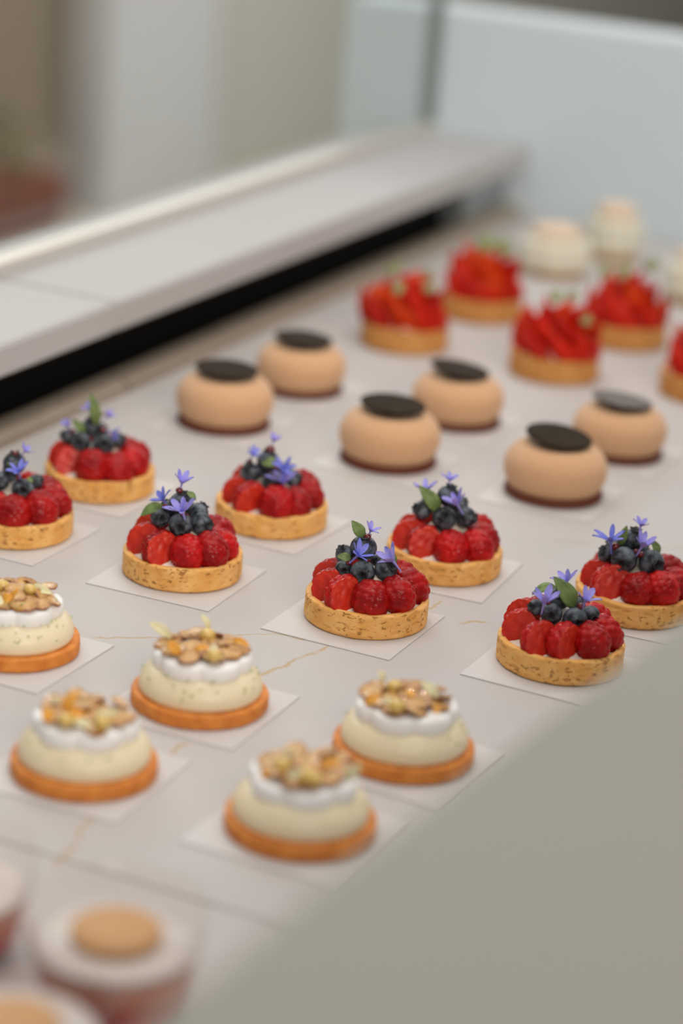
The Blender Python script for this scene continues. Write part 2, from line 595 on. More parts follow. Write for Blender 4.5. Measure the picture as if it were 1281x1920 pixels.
# planter, left of the pillar
pt = thing('planter', 'low reddish-brown planter with olive foliage on the floor left of the white pillar', 'planter', (-3.20, 4.47, 0))
link('planter_box', bevel_box('planter_box', -0.30, 0.22, -0.45, 0.14, 0.0, 0.17, 'terracotta', 0.015), pt)
rnd = random.Random(4)
lv, lf = [], []
for i in range(420):
    a = rnd.uniform(0, 2 * pi)
    rr = sqrt(rnd.random()) * 0.26
    c = Vector((rr * cos(a) - 0.04, rr * sin(a) - 0.15, rnd.uniform(0.16, 0.40 - rr * 0.3)))
    d = Vector((rnd.gauss(0, 1), rnd.gauss(0, 1), rnd.gauss(0.3, 1))).normalized()
    s = d.orthogonal().normalized() * 0.012
    L = d * rnd.uniform(0.03, 0.06)
    n_ = d.cross(s).normalized() * 0.002
    k = len(lv)
    lv += [tuple(c), tuple(c + L * .5 + s), tuple(c + L), tuple(c + L * .5 - s), tuple(c + L * .5 + n_)]
    lf += [(k, k + 1, k + 4), (k + 1, k + 2, k + 4), (k + 2, k + 3, k + 4), (k + 3, k, k + 4)]
link('foliage', mesh('foliage', (lv, lf), 'olive_leaf', smooth=False), pt)

# display counter: marble deck in two slabs over a painted base
dc = thing('display_counter', 'long white marble display counter on which all the pastries stand', 'counter', (0, 0, 0))
SEAM = -0.392
link('marble_slab', bevel_box('marble_slab', -0.3765, 0.30, SEAM + 0.0006, 1.26, -0.03, 0, 'marble', 0.0008), dc, (0, 0, ZD))
link('marble_slab', bevel_box('marble_slab', -0.3765, 0.30, -1.15, SEAM - 0.0006, -0.03, 0, 'marble', 0.0008), dc, (0, 0, ZD))
link('grout_line', mesh('grout_line', box_vf(-0.3765, 0.30, SEAM - 0.0006, SEAM + 0.0006, -0.03, -0.0006), 'seam_grout', smooth=False), dc, (0, 0, ZD))
link('counter_base', bevel_box('counter_base', -0.3765, 0.30, -1.12, 1.26, 0.0, ZD - 0.03, 'counter_paint', 0.004), dc)

# back ledge: black air slot, stone ledge above, satin rail in front
bl = thing('back_ledge', 'white stone ledge with a black air slot and satin rail along the left side', 'ledge', (0, 0, 0))
link('ledge_body', bevel_box('ledge_body', -0.56, -0.44, -1.15, 1.26, 0.0, ZD + 0.0565, 'counter_paint', 0.0), bl)
link('air_slot', mesh('air_slot', join(box_vf(-0.44, -0.425, -1.15, 1.13, 0.0, 0.0567), box_vf(-0.425, -0.3768, -1.15, 1.13, 0.0, 0.004)),
                      'black_void', smooth=False), bl, (0, 0, ZD))
link('slot_lining', mesh('slot_lining', box_vf(-0.440, -0.40, -1.15, 1.12, 0.0520, 0.0567), 'black_void', smooth=False), bl, (0, 0, ZD))
tag(link('slot_end_block', bevel_box('slot_end_block', -0.44, -0.40, 1.13, 1.26, 0.0, 0.0567, 'end_block', 0.001), bl, (0, 0, ZD)),
    'blue-grey metal end of the slot')
for y0, y1 in ((-1.15, 0.3195), (0.3210, 1.26)):
    link('ledge_slab', bevel_box('ledge_slab', -0.56, -0.3762, y0, y1, 0.0568, 0.0822, 'ledge_marble', 0.002, 3), bl, (0, 0, ZD))
rail_prof = []
for i in range(13):
    a = pi / 2 * i / 12
    rail_prof.append((-0.3985 + 0.0222 * sin(a) ** 0.9 if i else -0.3985, 0.0125 * cos(a) ** 0.8 if i < 12 else 0.0))
rail_prof += [(-0.4005, 0.0), (-0.4005, 0.0115)]
for y0, y1 in ((-1.15, 0.3463), (0.3485, 1.26)):
    tag(link('rail', mesh('rail', prism_y(rail_prof, y0, y1), 'steel', autosmooth=40), bl, (0, 0, ZD)), 'satin metal rail along the foot of the slot')
link('rail_joint', mesh('rail_joint', prism_y([(x - 0.001, max(z - 0.001, 0)) for x, z in rail_prof], 0.3463, 0.3485), 'black_void', smooth=False), bl, (0, 0, ZD))

# glass screen in its channel
gs = thing('glass_screen', 'upright clear glass screen along the back of the ledge', 'glass screen', (0, 0, 0))
link('glass_pane', mesh('glass_pane', box_vf(-0.506, -0.498, -1.15, 1.252, 0.085, 0.95), 'screen_glass', smooth=False), gs, (0, 0, ZD))
link('channel', bevel_box('channel', -0.512, -0.492, -1.15, 1.26, 0.0822, 0.0935, 'aluminium', 0.0015), gs, (0, 0, ZD))
link('edge_trim', bevel_box('edge_trim', -0.511, -0.495, 1.252, 1.26, 0.0822, 0.95, 'glass_edge', 0.0008), gs, (0, 0, ZD))

ep = thing('end_panel', 'white end panel closing off the far end of the display', 'panel', (0, 0, 0))
link('panel_body', bevel_box('panel_body', -0.62, 1.2, 1.2605, 1.345, 0.0, ZD + 0.222, 'end_white', 0.003), ep)

fc = thing('front_counter', 'plain grey stone counter top out of focus in the near right corner', 'counter', (0, 0, 0))
poly = [(0.3185, -0.30), (0.3185, -0.345), (0.312, -0.386), (0.285, -0.680), (0.279, -0.790), (0.262, -1.15), (1.2, -1.15), (1.2, 1.258), (0.3185, 1.258)]
v, f = prism_z(poly, 0.175, 0.20)
link('stone_top', mesh('stone_top', (v, f), 'front_stone', smooth=False), fc, (0, 0, ZD))
link('counter_body', mesh('counter_body', prism_z([(0.34, -1.12), (1.17, -1.12), (1.17, 1.25), (0.34, 1.25)], 0.0, ZD + 0.175), 'counter_paint', smooth=False), fc)

# ------------------------------------------------------------------ cake cards
card_me = bevel_box('cake_card', -0.045, 0.045, -0.045, 0.045, 0.0, 0.0008, 'card', 0.0002, 1)
CARD_T = 0.0008


def card(x, y, rz, label, group):
    o = link('cake_card', card_me, None, (x, y, ZD + 0.00003), None)
    o.rotation_euler = (0, 0, radians(rz))
    tag(o, label, 'cake card', group)
    return o


# ------------------------------------------------------------------ shared pieces of the berry tarts


def make_raspberry(seed):
    rnd = random.Random(seed)
    R0, L = 0.0112, 0.0235
    # body of revolution along z, open end at z = +L/2, tip at z = -L/2

    def rad(t):       # t from 0 (open end) to 1 (tip)
        return R0 * (0.80 + 0.42 * sin(pi * min(t, 1.0) * 0.75)) * (1 - t ** 3.6) ** 0.5 / 1.12 * (1 - 0.32 * (1 - min(1.0, t / .22)) ** 2.2)
    cen = []
    k, n = 0, 62
    for k in range(n):
        t = 0.04 + 0.94 * ((k + .5) / n) ** 0.92
        r = rad(t)
        a = k * 2.39996 + rnd.uniform(-.15, .15)
        cen.append(Vector((r * cos(a), r * sin(a), L / 2 - t * L)))
    prof = [(0, L / 2 - 0.0045)]
    N = 40
    prof += [(R0 * 0.26, L / 2 - 0.0040), (R0 * 0.36, L / 2 - 0.0018), (R0 * 0.42, L / 2 - 0.0003)]
    for i in range(N):
        t = i / N
        prof.append((max(rad(t), 1e-4), L / 2 - t * L))
    prof.append((0, -L / 2))
    V, F = lathe(prof, 64)
    out = []
    for v in V:
        p = Vector(v)
        if p.xy.length < R0 * 0.43 and p.z > L / 2 - 0.006:
            out.append(v)
            continue
        ds = sorted((p - c).length for c in cen)[:2]
        h = max(0.0, 1 - (ds[0] / 0.0030) ** 2)
        gap = min(1.0, (ds[1] - ds[0]) / 0.0012)
        n = Vector((p.x, p.y, (p.z) * 0.55)).normalized()
        out.append(tuple(p + n * (0.00115 * h ** 0.7 * (0.55 + 0.45 * gap) + .0003 * noise.noise(p * 260))))
    me = mesh('raspberry', (out, F), ['raspberry', 'raspberry_hollow'])
    idx = [1 if (pl.center.xy.length < R0 * 0.42 and pl.center.z > L / 2 - 0.006) else 0 for pl in me.polygons]
    me.polygons.foreach_set('material_index', idx)
    return me


def make_half(src):
    """berry sliced lengthways: the side towards +Y is cut flat"""
    me = src.copy()
    cut = .0052
    for v_ in me.vertices:
        if v_.co.y > cut:
            v_.co.y = cut + .0006 * noise.noise(v_.co * 300)
    idx = [1 if pl.center.y > cut - .0006 else pl.material_index for pl in me.polygons]
    me.polygons.foreach_set('material_index', idx)
    me.update()
    me.set_sharp_from_angle(angle=radians(55))
    return me


RASP = [make_raspberry(s) for s in (1, 2, 3, 4)]
RHALF = [make_half(m_) for m_ in RASP[:3]]


def make_blueberry():
    """unit radius, crown end towards +Z"""
    prof = [(0, 0.72), (0.20, 0.71), (0.34, 0.78), (0.38, 0.90)]
    for i in range(1, 26):
        a = radians(24) + (pi - radians(24)) * i / 25
        prof.append((max(sin(a), 0) if i < 25 else 0, 0.93 * cos(a) - 0.0))
    return mesh('blueberry', lathe(prof, 36), 'blueberry')


def make_calyx():
    def fn(r, z, a, i):
        k = 0.5 + 0.5 * cos(5 * a)
        if i in (2, 3):
            return r * (0.86 + 0.30 * k), z + 0.05 * k
        return r, z
    prof = [(0.02, 0.735), (0.33, 0.80), (0.43, 1.01), (0.48, 0.995), (0.42, 0.84), (0.20, 0.70)]
    return mesh('calyx', lathe(prof, 40, fn, close=True), 'calyx')


BLUE, CALYX = make_blueberry(), make_calyx()


def petal_strip(w, L, z0, curl, az, droop):
    """one pointed lobe starting at the throat, leaning outwards; two skins so it has thickness"""
    V, F = [], []
    n = 7
    for side in (0, 1):
        for i in range(n + 1):
            t = i / n
            hw = w * (0.45 + 0.85 * t) * (1 - t ** 2.4) ** 0.75 + 0.00004
            out = 0.0009 + L * (sin(curl) * t + droop * t * t)
            up = z0 + L * (cos(curl) * t - 0.55 * droop * t * t)
            for s in (-1, 0, 1):
                x = out + (0.0003 if s == 0 else 0)
                zz = up - (0.0003 if side else 0) - (0.00035 * (s == 0))
                V.append((x * cos(az) - s * hw * sin(az), x * sin(az) + s * hw * cos(az), zz))
    m_ = 3 * (n + 1)
    for i in range(n):
        for s in (0, 1):
            a = 3 * i + s
            F.append((a, a + 1, a + 4, a + 3))
            F.append((m_ + a, m_ + a + 3, m_ + a + 4, m_ + a + 1))
        F.append((3 * i, 3 * i + 3, m_ + 3 * i + 3, m_ + 3 * i))
        F.append((3 * i + 2, m_ + 3 * i + 2, m_ + 3 * i + 5, 3 * i + 5))
    return V, F


def make_flower(seed, m, lobes=6):
    rnd = random.Random(seed)
    tube = lathe([(0.00045, 0), (0.0005, 0.003), (0.0007, 0.006), (0.0013, 0.009), (0.0011, 0.0088), (0.0005, 0.006), (0.0003, 0.003), (0.0002, 0.0)], 12, close=True)
    parts = [tube]
    for k in range(lobes):
        az = 2 * pi * (k + rnd.uniform(-.2, .2)) / lobes
        parts.append(petal_strip(rnd.uniform(.0019, .0027), rnd.uniform(.0068, .0094), 0.0080, radians(rnd.uniform(32, 62)), az, rnd.uniform(-.1, .35)))
    return mesh('cornflower_floret', join(*parts), m, autosmooth=60)


FLOW = [make_flower(1, 'petal_violet'), make_flower(2, 'petal_violet', 5), make_flower(3, 'petal_blue'), make_flower(4, 'petal_violet', 7)]


def make_leaf():
    """unit length along +X from the stalk, width about 0.5, faces +Z"""
    V, F = [], []
    n = 14
    for side in (0, 1):
        for i in range(n + 1):
            t = i / n
            hw = 0.27 * sin(pi * t ** 0.85) ** 0.8 + 0.004 if 0 < i < n else 0.006
            for j, s in enumerate((-1, -.5, 0, .5, 1)):
                y = s * hw * (1 + (0.04 if i % 2 else 0) * abs(s))
                z = 0.10 * abs(s) * hw / 0.27 - 0.10 * (2 * t - 0.7) ** 2 + 0.012 * (s == 0) * -1
                V.append((t, y, z - 0.022 * side))
    m_ = 5 * (n + 1)
    for i in range(n):
        for s in range(4):
            a = 5 * i + s
            F.append((a, a + 1, a + 6, a + 5))
            F.append((m_ + a, m_ + a + 5, m_ + a + 6, m_ + a + 1))
        F.append((5 * i, 5 * i + 5, m_ + 5 * i + 5, m_ + 5 * i))
        F.append((5 * i + 4, m_ + 5 * i + 4, m_ + 5 * i + 9, 5 * i + 9))
    return V, F


LEAF = mesh('mint_leaf', make_leaf(), 'leaf')
LEAF_PALE = mesh('green_leaf', make_leaf(), 'pale_green')
bmj = bmesh.new()
bmesh.ops.create_icosphere(bmj, subdivisions=2, radius=1)
JELLY_V = ([tuple(v.co) for v in bmj.verts], [tuple(v.index for v in fc_.verts) for fc_ in bmj.faces])
bmj.free()
JELLY = mesh('red_jelly_bead', JELLY_V, 'jelly_red')


def shell_mesh(seed, R, H, wall, floor_t, m, pits=1.0):
    off = Vector((seed * 7.3, seed * 3.1, 0))
    prof = dense([(R - .0015, 0.0), (R - .0003, .0008), (R, .002), (R, H - .0012), (R - .0006, H - .0002), (R - wall + .0006, H), (R - wall, H - .001),
                  (R - wall - .0002, floor_t)], .0009)
    prof = [(0, 0.0), (R * .5, 0.0)] + prof + [(R * .5, floor_t), (0, floor_t)]

    def fn(r, z, a, i):
        if r < R - wall - .001 or z < .0004:
            return r, max(z, 0)
        p = Vector((r * cos(a), r * sin(a), z))
        n1 = noise.noise(p * 70 + off) * 0.00055
        rr, zz = r + n1, z + (noise.noise(p * 45 + off * 2) * 0.0006 if z > H * .8 else 0)
        if r > R - .0012:
            q = Vector((p.x * 190, p.y * 190, p.z * 420))
            k = noise.noise(q + off)
            if k > 0.28:
                rr -= min(.0012, (k - .28) * .0052) * pits
            rr += noise.noise(p * 520 + off) * 0.00022 * pits
        return rr, zz
    return mesh('tart_shell', lathe(prof, 200, fn), m)


SHELLS = [shell_mesh(s, .040, .0165, .0046, .004, 'shell') for s in (1, 2, 3)]


def fill_fn(r, z, a, i):
    return r, z + .0012 * noise.noise(Vector((r * cos(a) * 80, r * sin(a) * 80, 3)))


CREAM = mesh('cream_filling', lathe(smooth_prof([(0, .0345), (.006, .034), (.012, .030), (.020, .0215), (.028, .0165), (.0345, .0140), (.0352, .0125), (.0352, .0045), (.012, .0045), (0, .0045)], 4), 64, fill_fn), 'white_cream')

VIEW_RZ = atan2(0.42401027, 0.90251699)      # the tarts were laid out by the person standing at the front: their near side faces there


def berry_tart(name, px, py, sc, x, y, label, seed, blues, flowers, leaves, beads, lift=CARD_T):
    """px, py, sc: base centre and scale in photo pixels per mm, to turn measured offsets into mm"""
    rnd = random.Random(seed)

    def at(qx, qy, dep):
        u, v_ = (qx - px) / sc, (py - qy) / sc
        z = (v_ - 0.37 * dep) / 0.935
        return Vector((u - 0.083 * z, dep, z)) * MM

    root = thing('raspberry_tart', label, 'fruit tart', (x, y, ZD + lift + 0.0002), VIEW_RZ, 'raspberry and blueberry tarts')
    o = link('tart_shell', SHELLS[seed % 3], root)
    o.rotation_euler = (0, 0, rnd.uniform(0, 6))
    link('cream_filling', CREAM, root)
    n = 9
    a0 = -pi / 2 + rnd.uniform(-.16, .16)
    for k in range(n):
        a = a0 + 2 * pi * k / n + rnd.uniform(-.10, .10)
        rho = .0258 + rnd.uniform(-.001, .0012)
        al = radians(rnd.uniform(24, 42))
        left = cos(a) < -.25
        half = (left and sin(a) < .8) or rnd.random() < .18
        tw = rnd.uniform(-.2, .2) - (.45 if half else 0)
        d = Vector((cos(a + tw) * cos(al), sin(a + tw) * cos(al), -sin(al)))
        pos = Vector((rho * cos(a), rho * sin(a), .0216 + rnd.uniform(-.0010, .0012)))
        s = rnd.uniform(.95, 1.06)
        if half:
            flat = Vector((-sin(a), cos(a), 0)) + Vector((-cos(a), -sin(a), 0)) * .35 + Vector((0, 0, .75))
            z = -d
            y_ = (flat - z * flat.dot(z)).normalized()
            q = Matrix((y_.cross(z), y_, z)).transposed().to_quaternion()
            link('raspberry', RHALF[rnd.randrange(3)], root, pos - y_ * .001, q, (s * 1.08, s * 1.0, s * 1.06))
        else:
            link('raspberry', RASP[rnd.randrange(4)], root, pos, aim(-d, rnd.uniform(0, 6)), (s * 1.02, s * 1.02, s * 1.06))
    for (qx, qy, dep, rpx, cr) in blues:
        p = at(qx, qy, dep)
        r = max(rpx / sc * MM, .0052)
        q = aim(cr, rnd.uniform(0, 6))
        b = link('blueberry', BLUE, root, p, q, (r, r, r))
        link('calyx', CALYX, b)
    for i, (bx, by, tx, ty, dep, tow, kind) in enumerate(flowers):
        p0, p1 = at(bx, by, dep), at(tx, ty, dep - tow)
        L = (p1 - p0).length
        s = min(max(L / .0125, .72), 1.25)
        link('cornflower_floret', FLOW[kind], root, p0, aim(p1 - p0, rnd.uniform(0, 6)), s)
    for (bx, by, tx, ty, dep, tow, wid, nz) in leaves:
        p0, p1 = at(bx, by, dep), at(tx, ty, dep - tow)
        L = (p1 - p0).length
        xa = (p1 - p0).normalized()
        z = Vector(nz)
        z = (z - xa * z.dot(xa)).normalized()
        q = Matrix((xa, z.cross(xa), z)).transposed().to_quaternion()
        w = wid / sc * MM / (0.54 * L)
        link('mint_leaf', LEAF, root, p0, q, (L, L * w, L))
    for (qx, qy, dep, rmm) in beads:
        link('red_jelly_bead', JELLY, root, at(qx, qy, dep), None, (rmm * MM, rmm * MM, rmm * .9 * MM))
    return root


F_ = (0, -1, .25)
T = berry_tart
T('a', 341, 1075, 2.81, -.1362, .0011, 'raspberry tart with a mint leaf sticking out to the left of its blueberries', 1,
  [(305, 977, -6, 18.5, (.3, -.8, .2)), (344, 989, -11, 23, (-.05, -1, .05)), (381, 983, -6, 21, (.8, -.5, .1)), (344, 948, -1, 23, (.1, -.1, 1)), (374, 962, 5, 20, (.5, .5, .6)), (322, 960, 6, 19, (-.5, .5, .5))],
  [(342, 928, 350, 898, -1, 2, 0), (322, 957, 304, 936, -3, 3, 2), (354, 985, 346, 950, -15, 3, 3)],
  [(311, 953, 267, 973, -4, 3, 22, (-.1, -.6, .8)), (356, 926, 374, 939, -3, 2, 14, (.3, -.5, .8))],
  [(341, 924, -1, 2.6), (315, 956, -5, 2.2), (349, 968, -14, 2.0)])
T('b', 685, 1160, 2.9, 0, 0, 'raspberry tart at the picture centre with a raised leaf and floret on its top blueberry', 2,
  [(680, 1078, -11, 23.5, (-.05, -1, .05)), (723.6, 1069, -6, 22, (.45, -.5, .6)), (645, 1073, -6, 17, (0, -1, .1)), (647, 1045, 2, 18, (-.5, -.4, .8)), (682, 1031, 1, 25.5, (0, -.1, 1)), (712, 1056, 8, 19, (.5, .5, .5))],
  [(689, 1012, 700, 990, 0, 2, 1), (656, 1062, 682, 1036, -12, 3, 2), (751, 1070, 722, 1034, -10, 2, 0)],
  [(682, 1011, 663, 984, -1, 2, 22, (.1, -.9, .4)), (659, 1052, 634, 1050, -9, 2, 16, (0, -.8, .5)), (744, 1058, 730, 1027, -2, 2, 8, (.7, -.5, .3))],
  [(690, 1010, -1, 2.4), (655, 1060, -9, 2.3)])
T('g', 1048, 1243, 2.975, .1324, .0045, 'raspberry tart with a large upright mint leaf on top, nearest to the grey counter', 3,
  [(1029, 1155, -10, 20.5, (-.15, -1, .15)), (1072.7, 1163, -11, 23.5, (.25, -.95, .0)), (1103, 1153, -3, 19, (.35, -.9, -.1)), (1002, 1145, -2, 15, (-.7, -.5, .3)), (1046, 1125, 2, 22, (.1, -.2, 1)), (1080, 1136, 8, 18, (.5, .5, .5))],
  [(1010, 1157, 1017, 1120, -13, 4, 0), (1084, 1148, 1096, 1112, -10, 2, 1), (1066, 1110, 1056, 1080, 3, 1, 3)],
  [(1074, 1139, 1038, 1088, -6, 2, 33, (.25, -.9, .35)), (1038, 1102, 993, 1117, -2, 4, 20, (-.1, -.5, .9))],
  [(1083.6, 1137, -9, 2.4), (1023, 1134, -9, 2.2)])
T('t1', 186, 915, 2.55, -.2700, .1189, 'raspberry tart closest to the satin rail, with two small leaves rising from its blueberries', 4,
  [(157, 838, -10, 20, (-.1, -1, .2)), (200, 838, -10, 21, (.1, -.9, .3)), (133, 827, -1, 15, (-.8, -.3, .3)), (176, 806, 2, 19, (0, 0, 1)), (224, 827, -1, 15, (.8, -.2, .3)), (190, 815, 8, 17, (.3, .5, .6))],
  [(182, 792, 174, 766, 0, 1, 1), (196, 795, 210, 782, 0, 1, 0), (204, 812, 226, 818, -10, 3, 2), (142, 820, 130, 802, -4, 1, 0)],
  [(188, 805, 182, 750, -5, 2, 20, (.2, -.9, .3)), (166, 820, 145, 797, -7, 2, 16, (-.2, -.8, .5))],
  [(201, 812, -9, 2.6), (142, 818, -4, 2.4), (197, 782, -3, 1.6)])
T('t2', 507, 980, 2.66, -.1338, .1284, 'raspberry tart whose top blueberry carries a dark red bead, just below the left dome cakes', 5,
  [(471, 893, -6, 20, (-.2, -.4, .9)), (516, 910, -11, 22, (.1, -1, .0)), (552, 898, -3, 17, (.9, -.2, .2)), (505, 868, 0, 22, (0, 0, 1)), (535, 885, 7, 18, (.3, .6, .5)), (490, 890, 7, 17, (-.3, .6, .5))],
  [(509, 842, 519, 824, 0, 1, 0), (468, 872, 482, 852, -5, 2, 2), (532, 895, 538, 874, -13, 6, 2), (534, 930, 533, 885, -17, 2, 3)],
  [(527, 871, 494, 874, -11, 2, 20, (0, -.8, .6))],
  [(509, 846, 0, 3.6), (470, 871, -4, 2.2), (521, 882, -14, 1.8)])
T('t3', 830, 1065, 2.725, .0048, .1181, 'raspberry tart with a broad leaf on its blueberries, directly behind the central raspberry tart', 6,
  [(791, 963, -5, 18, (-.8, -.4, .3)), (831, 977, -11, 23, (0, -.8, .6)), (872, 971, -6, 20, (.9, -.4, .1)), (840, 934, 0, 22, (.2, .1, 1)), (860, 950, 8, 19, (.5, .5, .5)), (808, 950, 8, 18, (-.5, .5, .5))],
  [(840, 918, 843, 896, 0, 1, 3), (800, 948, 795, 914, -2, 1, 1), (866, 967, 846, 938, -14, 2, 0)],
  [(823, 965, 788, 921, -8, 2, 27, (.2, -.9, .35))],
  [(808, 938, -3, 2.2)])
T('t4', 1187, 1143, 2.83, .1418, .1225, 'raspberry tart at the right edge with large frosted blueberries and three violet florets', 7,
  [(1164, 1054, -10, 25, (-.4, -.9, -.05)), (1215, 1056, -9, 25, (.45, -.85, .1)), (1132, 1045, -1, 16, (-.5, -.1, .8)), (1184, 1015, 2, 23, (.1, -.1, 1)), (1200, 1035, 9, 20, (.4, .5, .5)), (1150, 1032, 8, 18, (-.4, .5, .5))],
  [(1192, 1002, 1199, 978, 0, 2, 1), (1140, 1045, 1136, 1003, -8, 1, 2), (1185, 1046, 1202, 1014, -13, 3, 0)],
  [(1157, 1027, 1168, 992, -2, 2, 17, (-.2, -.9, .3)), (1229, 1043, 1217, 1013, -6, 3, 19, (.4, -.7, .5))],
  [(1147, 1030, -6, 3.0), (1194, 1042, -11, 2.4), (1186, 1037, -9, 2.2)])
T('z', 26, 996, 2.74, -.2690, .0025, 'raspberry tart cut off by the left edge of the picture', 8,
  [(50, 920, -10, 21, (.1, -.95, .2)), (33, 871, 0, 22, (0, -.2, 1)), (5, 907, -7, 19, (-.2, -.9, .2)), (72, 902, -1, 14, (.7, .1, .5)), (20, 893, 8, 18, (-.4, .6, .5)), (-18, 905, -2, 17, (-.8, -.4, .2))],
  [(44, 858, 60, 842, 0, 1, 1), (47, 902, 46, 879, -13, 4, 2), (2, 872, -6, 860, -3, 1, 0)],
  [(38, 883, 26, 872, -12, 2, 7, (0, -.8, .6)), (60, 897, 72, 905, -12, 2, 8, (.2, -.8, .6))],
  [(44, 898, -11, 2.4), (36, 853, -1, 2.2)])

BC = 'white cards under the raspberry tarts'
card(-.2690, .1150, 1, 'white square card under the raspberry tart closest to the rail', BC)
card(-.1330, .1240, -2, 'white square card under the raspberry tart just below the left dome cakes', BC)
card(.0060, .1130, 3, 'white square card under the raspberry tart directly behind the central one', BC)
card(.1400, .1180, 2, 'white square card under the raspberry tart at the right edge', BC)
card(-.2680, -.0030, 0, 'white square card under the raspberry tart cut off by the left edge', BC)
card(-.1350, -.0070, 2, 'white square card under the raspberry tart with a leaf sticking out left', BC)
card(-.0030, -.0110, 0, 'white square card under the raspberry tart at the picture centre', BC)
card(.1330, -.0060, -1, 'white square card under the raspberry tart nearest to the grey counter', BC)

# ------------------------------------------------------------------ lemon tarts


def cookie_mesh(seed):
    off = Vector((seed * 5.1, seed, 0))
    R, H = .0402, .0088
    prof = dense([(R - .0012, 0), (R - .0003, .0004), (R, .0012), (R, H - .0012), (R - .0004, H - .0003), (R - .0014, H)], .0007)
    prof = [(0, 0), (R * .6, 0)] + prof + [(R * .6, H), (0, H)]

    def fn(r, z, a, i):
        if r < R - .004:
            return r, z
        p = Vector((r * cos(a), r * sin(a), z))
        k = noise.noise(p * 55 + off) * .0006 + noise.noise(p * 330 + off) * .00035
        return r + k, z + (noise.noise(p * 200 + off) * .0003 if z > H * .5 else 0)
    return mesh('cookie_base', lathe(prof, 180, fn), 'cookie')


COOKIES = [cookie_mesh(s) for s in (1, 2)]
LEMON = mesh('lemon_cream', lathe(smooth_prof([(0, .027), (.012, .027), (.022, .0262), (.030, .0232), (.0348, .0180), (.0362, .0132), (.0352, .0092), (.030, .0088), (0, .0088)], 5), 72), 'lemon_cream')


def meringue_mesh(seed, lobes):
    rnd = random.Random(seed)
    ph = rnd.uniform(0, 6)
    lob = [rnd.uniform(.85, 1.12) for _ in range(lobes)]

    def fn(r, z, a, i):
        t = ((a + ph) / (2 * pi) * lobes) % lobes
        k = int(t) % lobes
        u = t - int(t)
        bulge = sqrt(max(0.0, 1 - (2 * u - 1) ** 2 * .93))
        w = min(1.0, r / .026)
        return r * (1 - w * .17 * (1 - bulge)) * (1 + .05 * (lob[k] - 1) * bulge * w), z + .0007 * (lob[k] - 1) * w
    prof = smooth_prof([(0, .0335), (.012, .0335), (.020, .0338), (.0272, .0328), (.0294, .0300), (.0294, .0255), (.0268, .0222), (.020, .0215), (0, .0215)], 4)
    return mesh('meringue', lathe(prof, 210, fn), 'meringue')


def almond_mesh():
    def fn(r, z, a, i):
        return r, z
    V, F = lathe([(0, .0007), (.5, .0007), (.86, .0006), (.98, .0003), (1.0, 0), (.97, -.0003), (.5, -.0005), (0, -.0005)], 30)
    out = []
    for x, y, z in V:
        X = x * .0078
        Y = y * .0060 * (1 - .14 * x)
        out.append((X, Y, z + .0007 * x * x + .0004 * sin(5 * x + 3 * y)))
    return mesh('almond_flake', (out, F), 'almond')


ALMOND = almond_mesh()


def petal_mesh(name, m):
    V, F = make_leaf()
    V = [(x, y * .72 * (1 + .5 * x), z * 1.2) for x, y, z in V]
    return mesh(name, (V, F), m)


GOLDP, PALEP = petal_mesh('orange_petal', 'gold_petal'), petal_mesh('pale_petal', 'pale_petal')
GEL = mesh('lemon_jelly', JELLY_V, 'lemon_jelly')
CRUMB = mesh('cookie_crumb', JELLY_V, 'pale_biscuit', smooth=False)


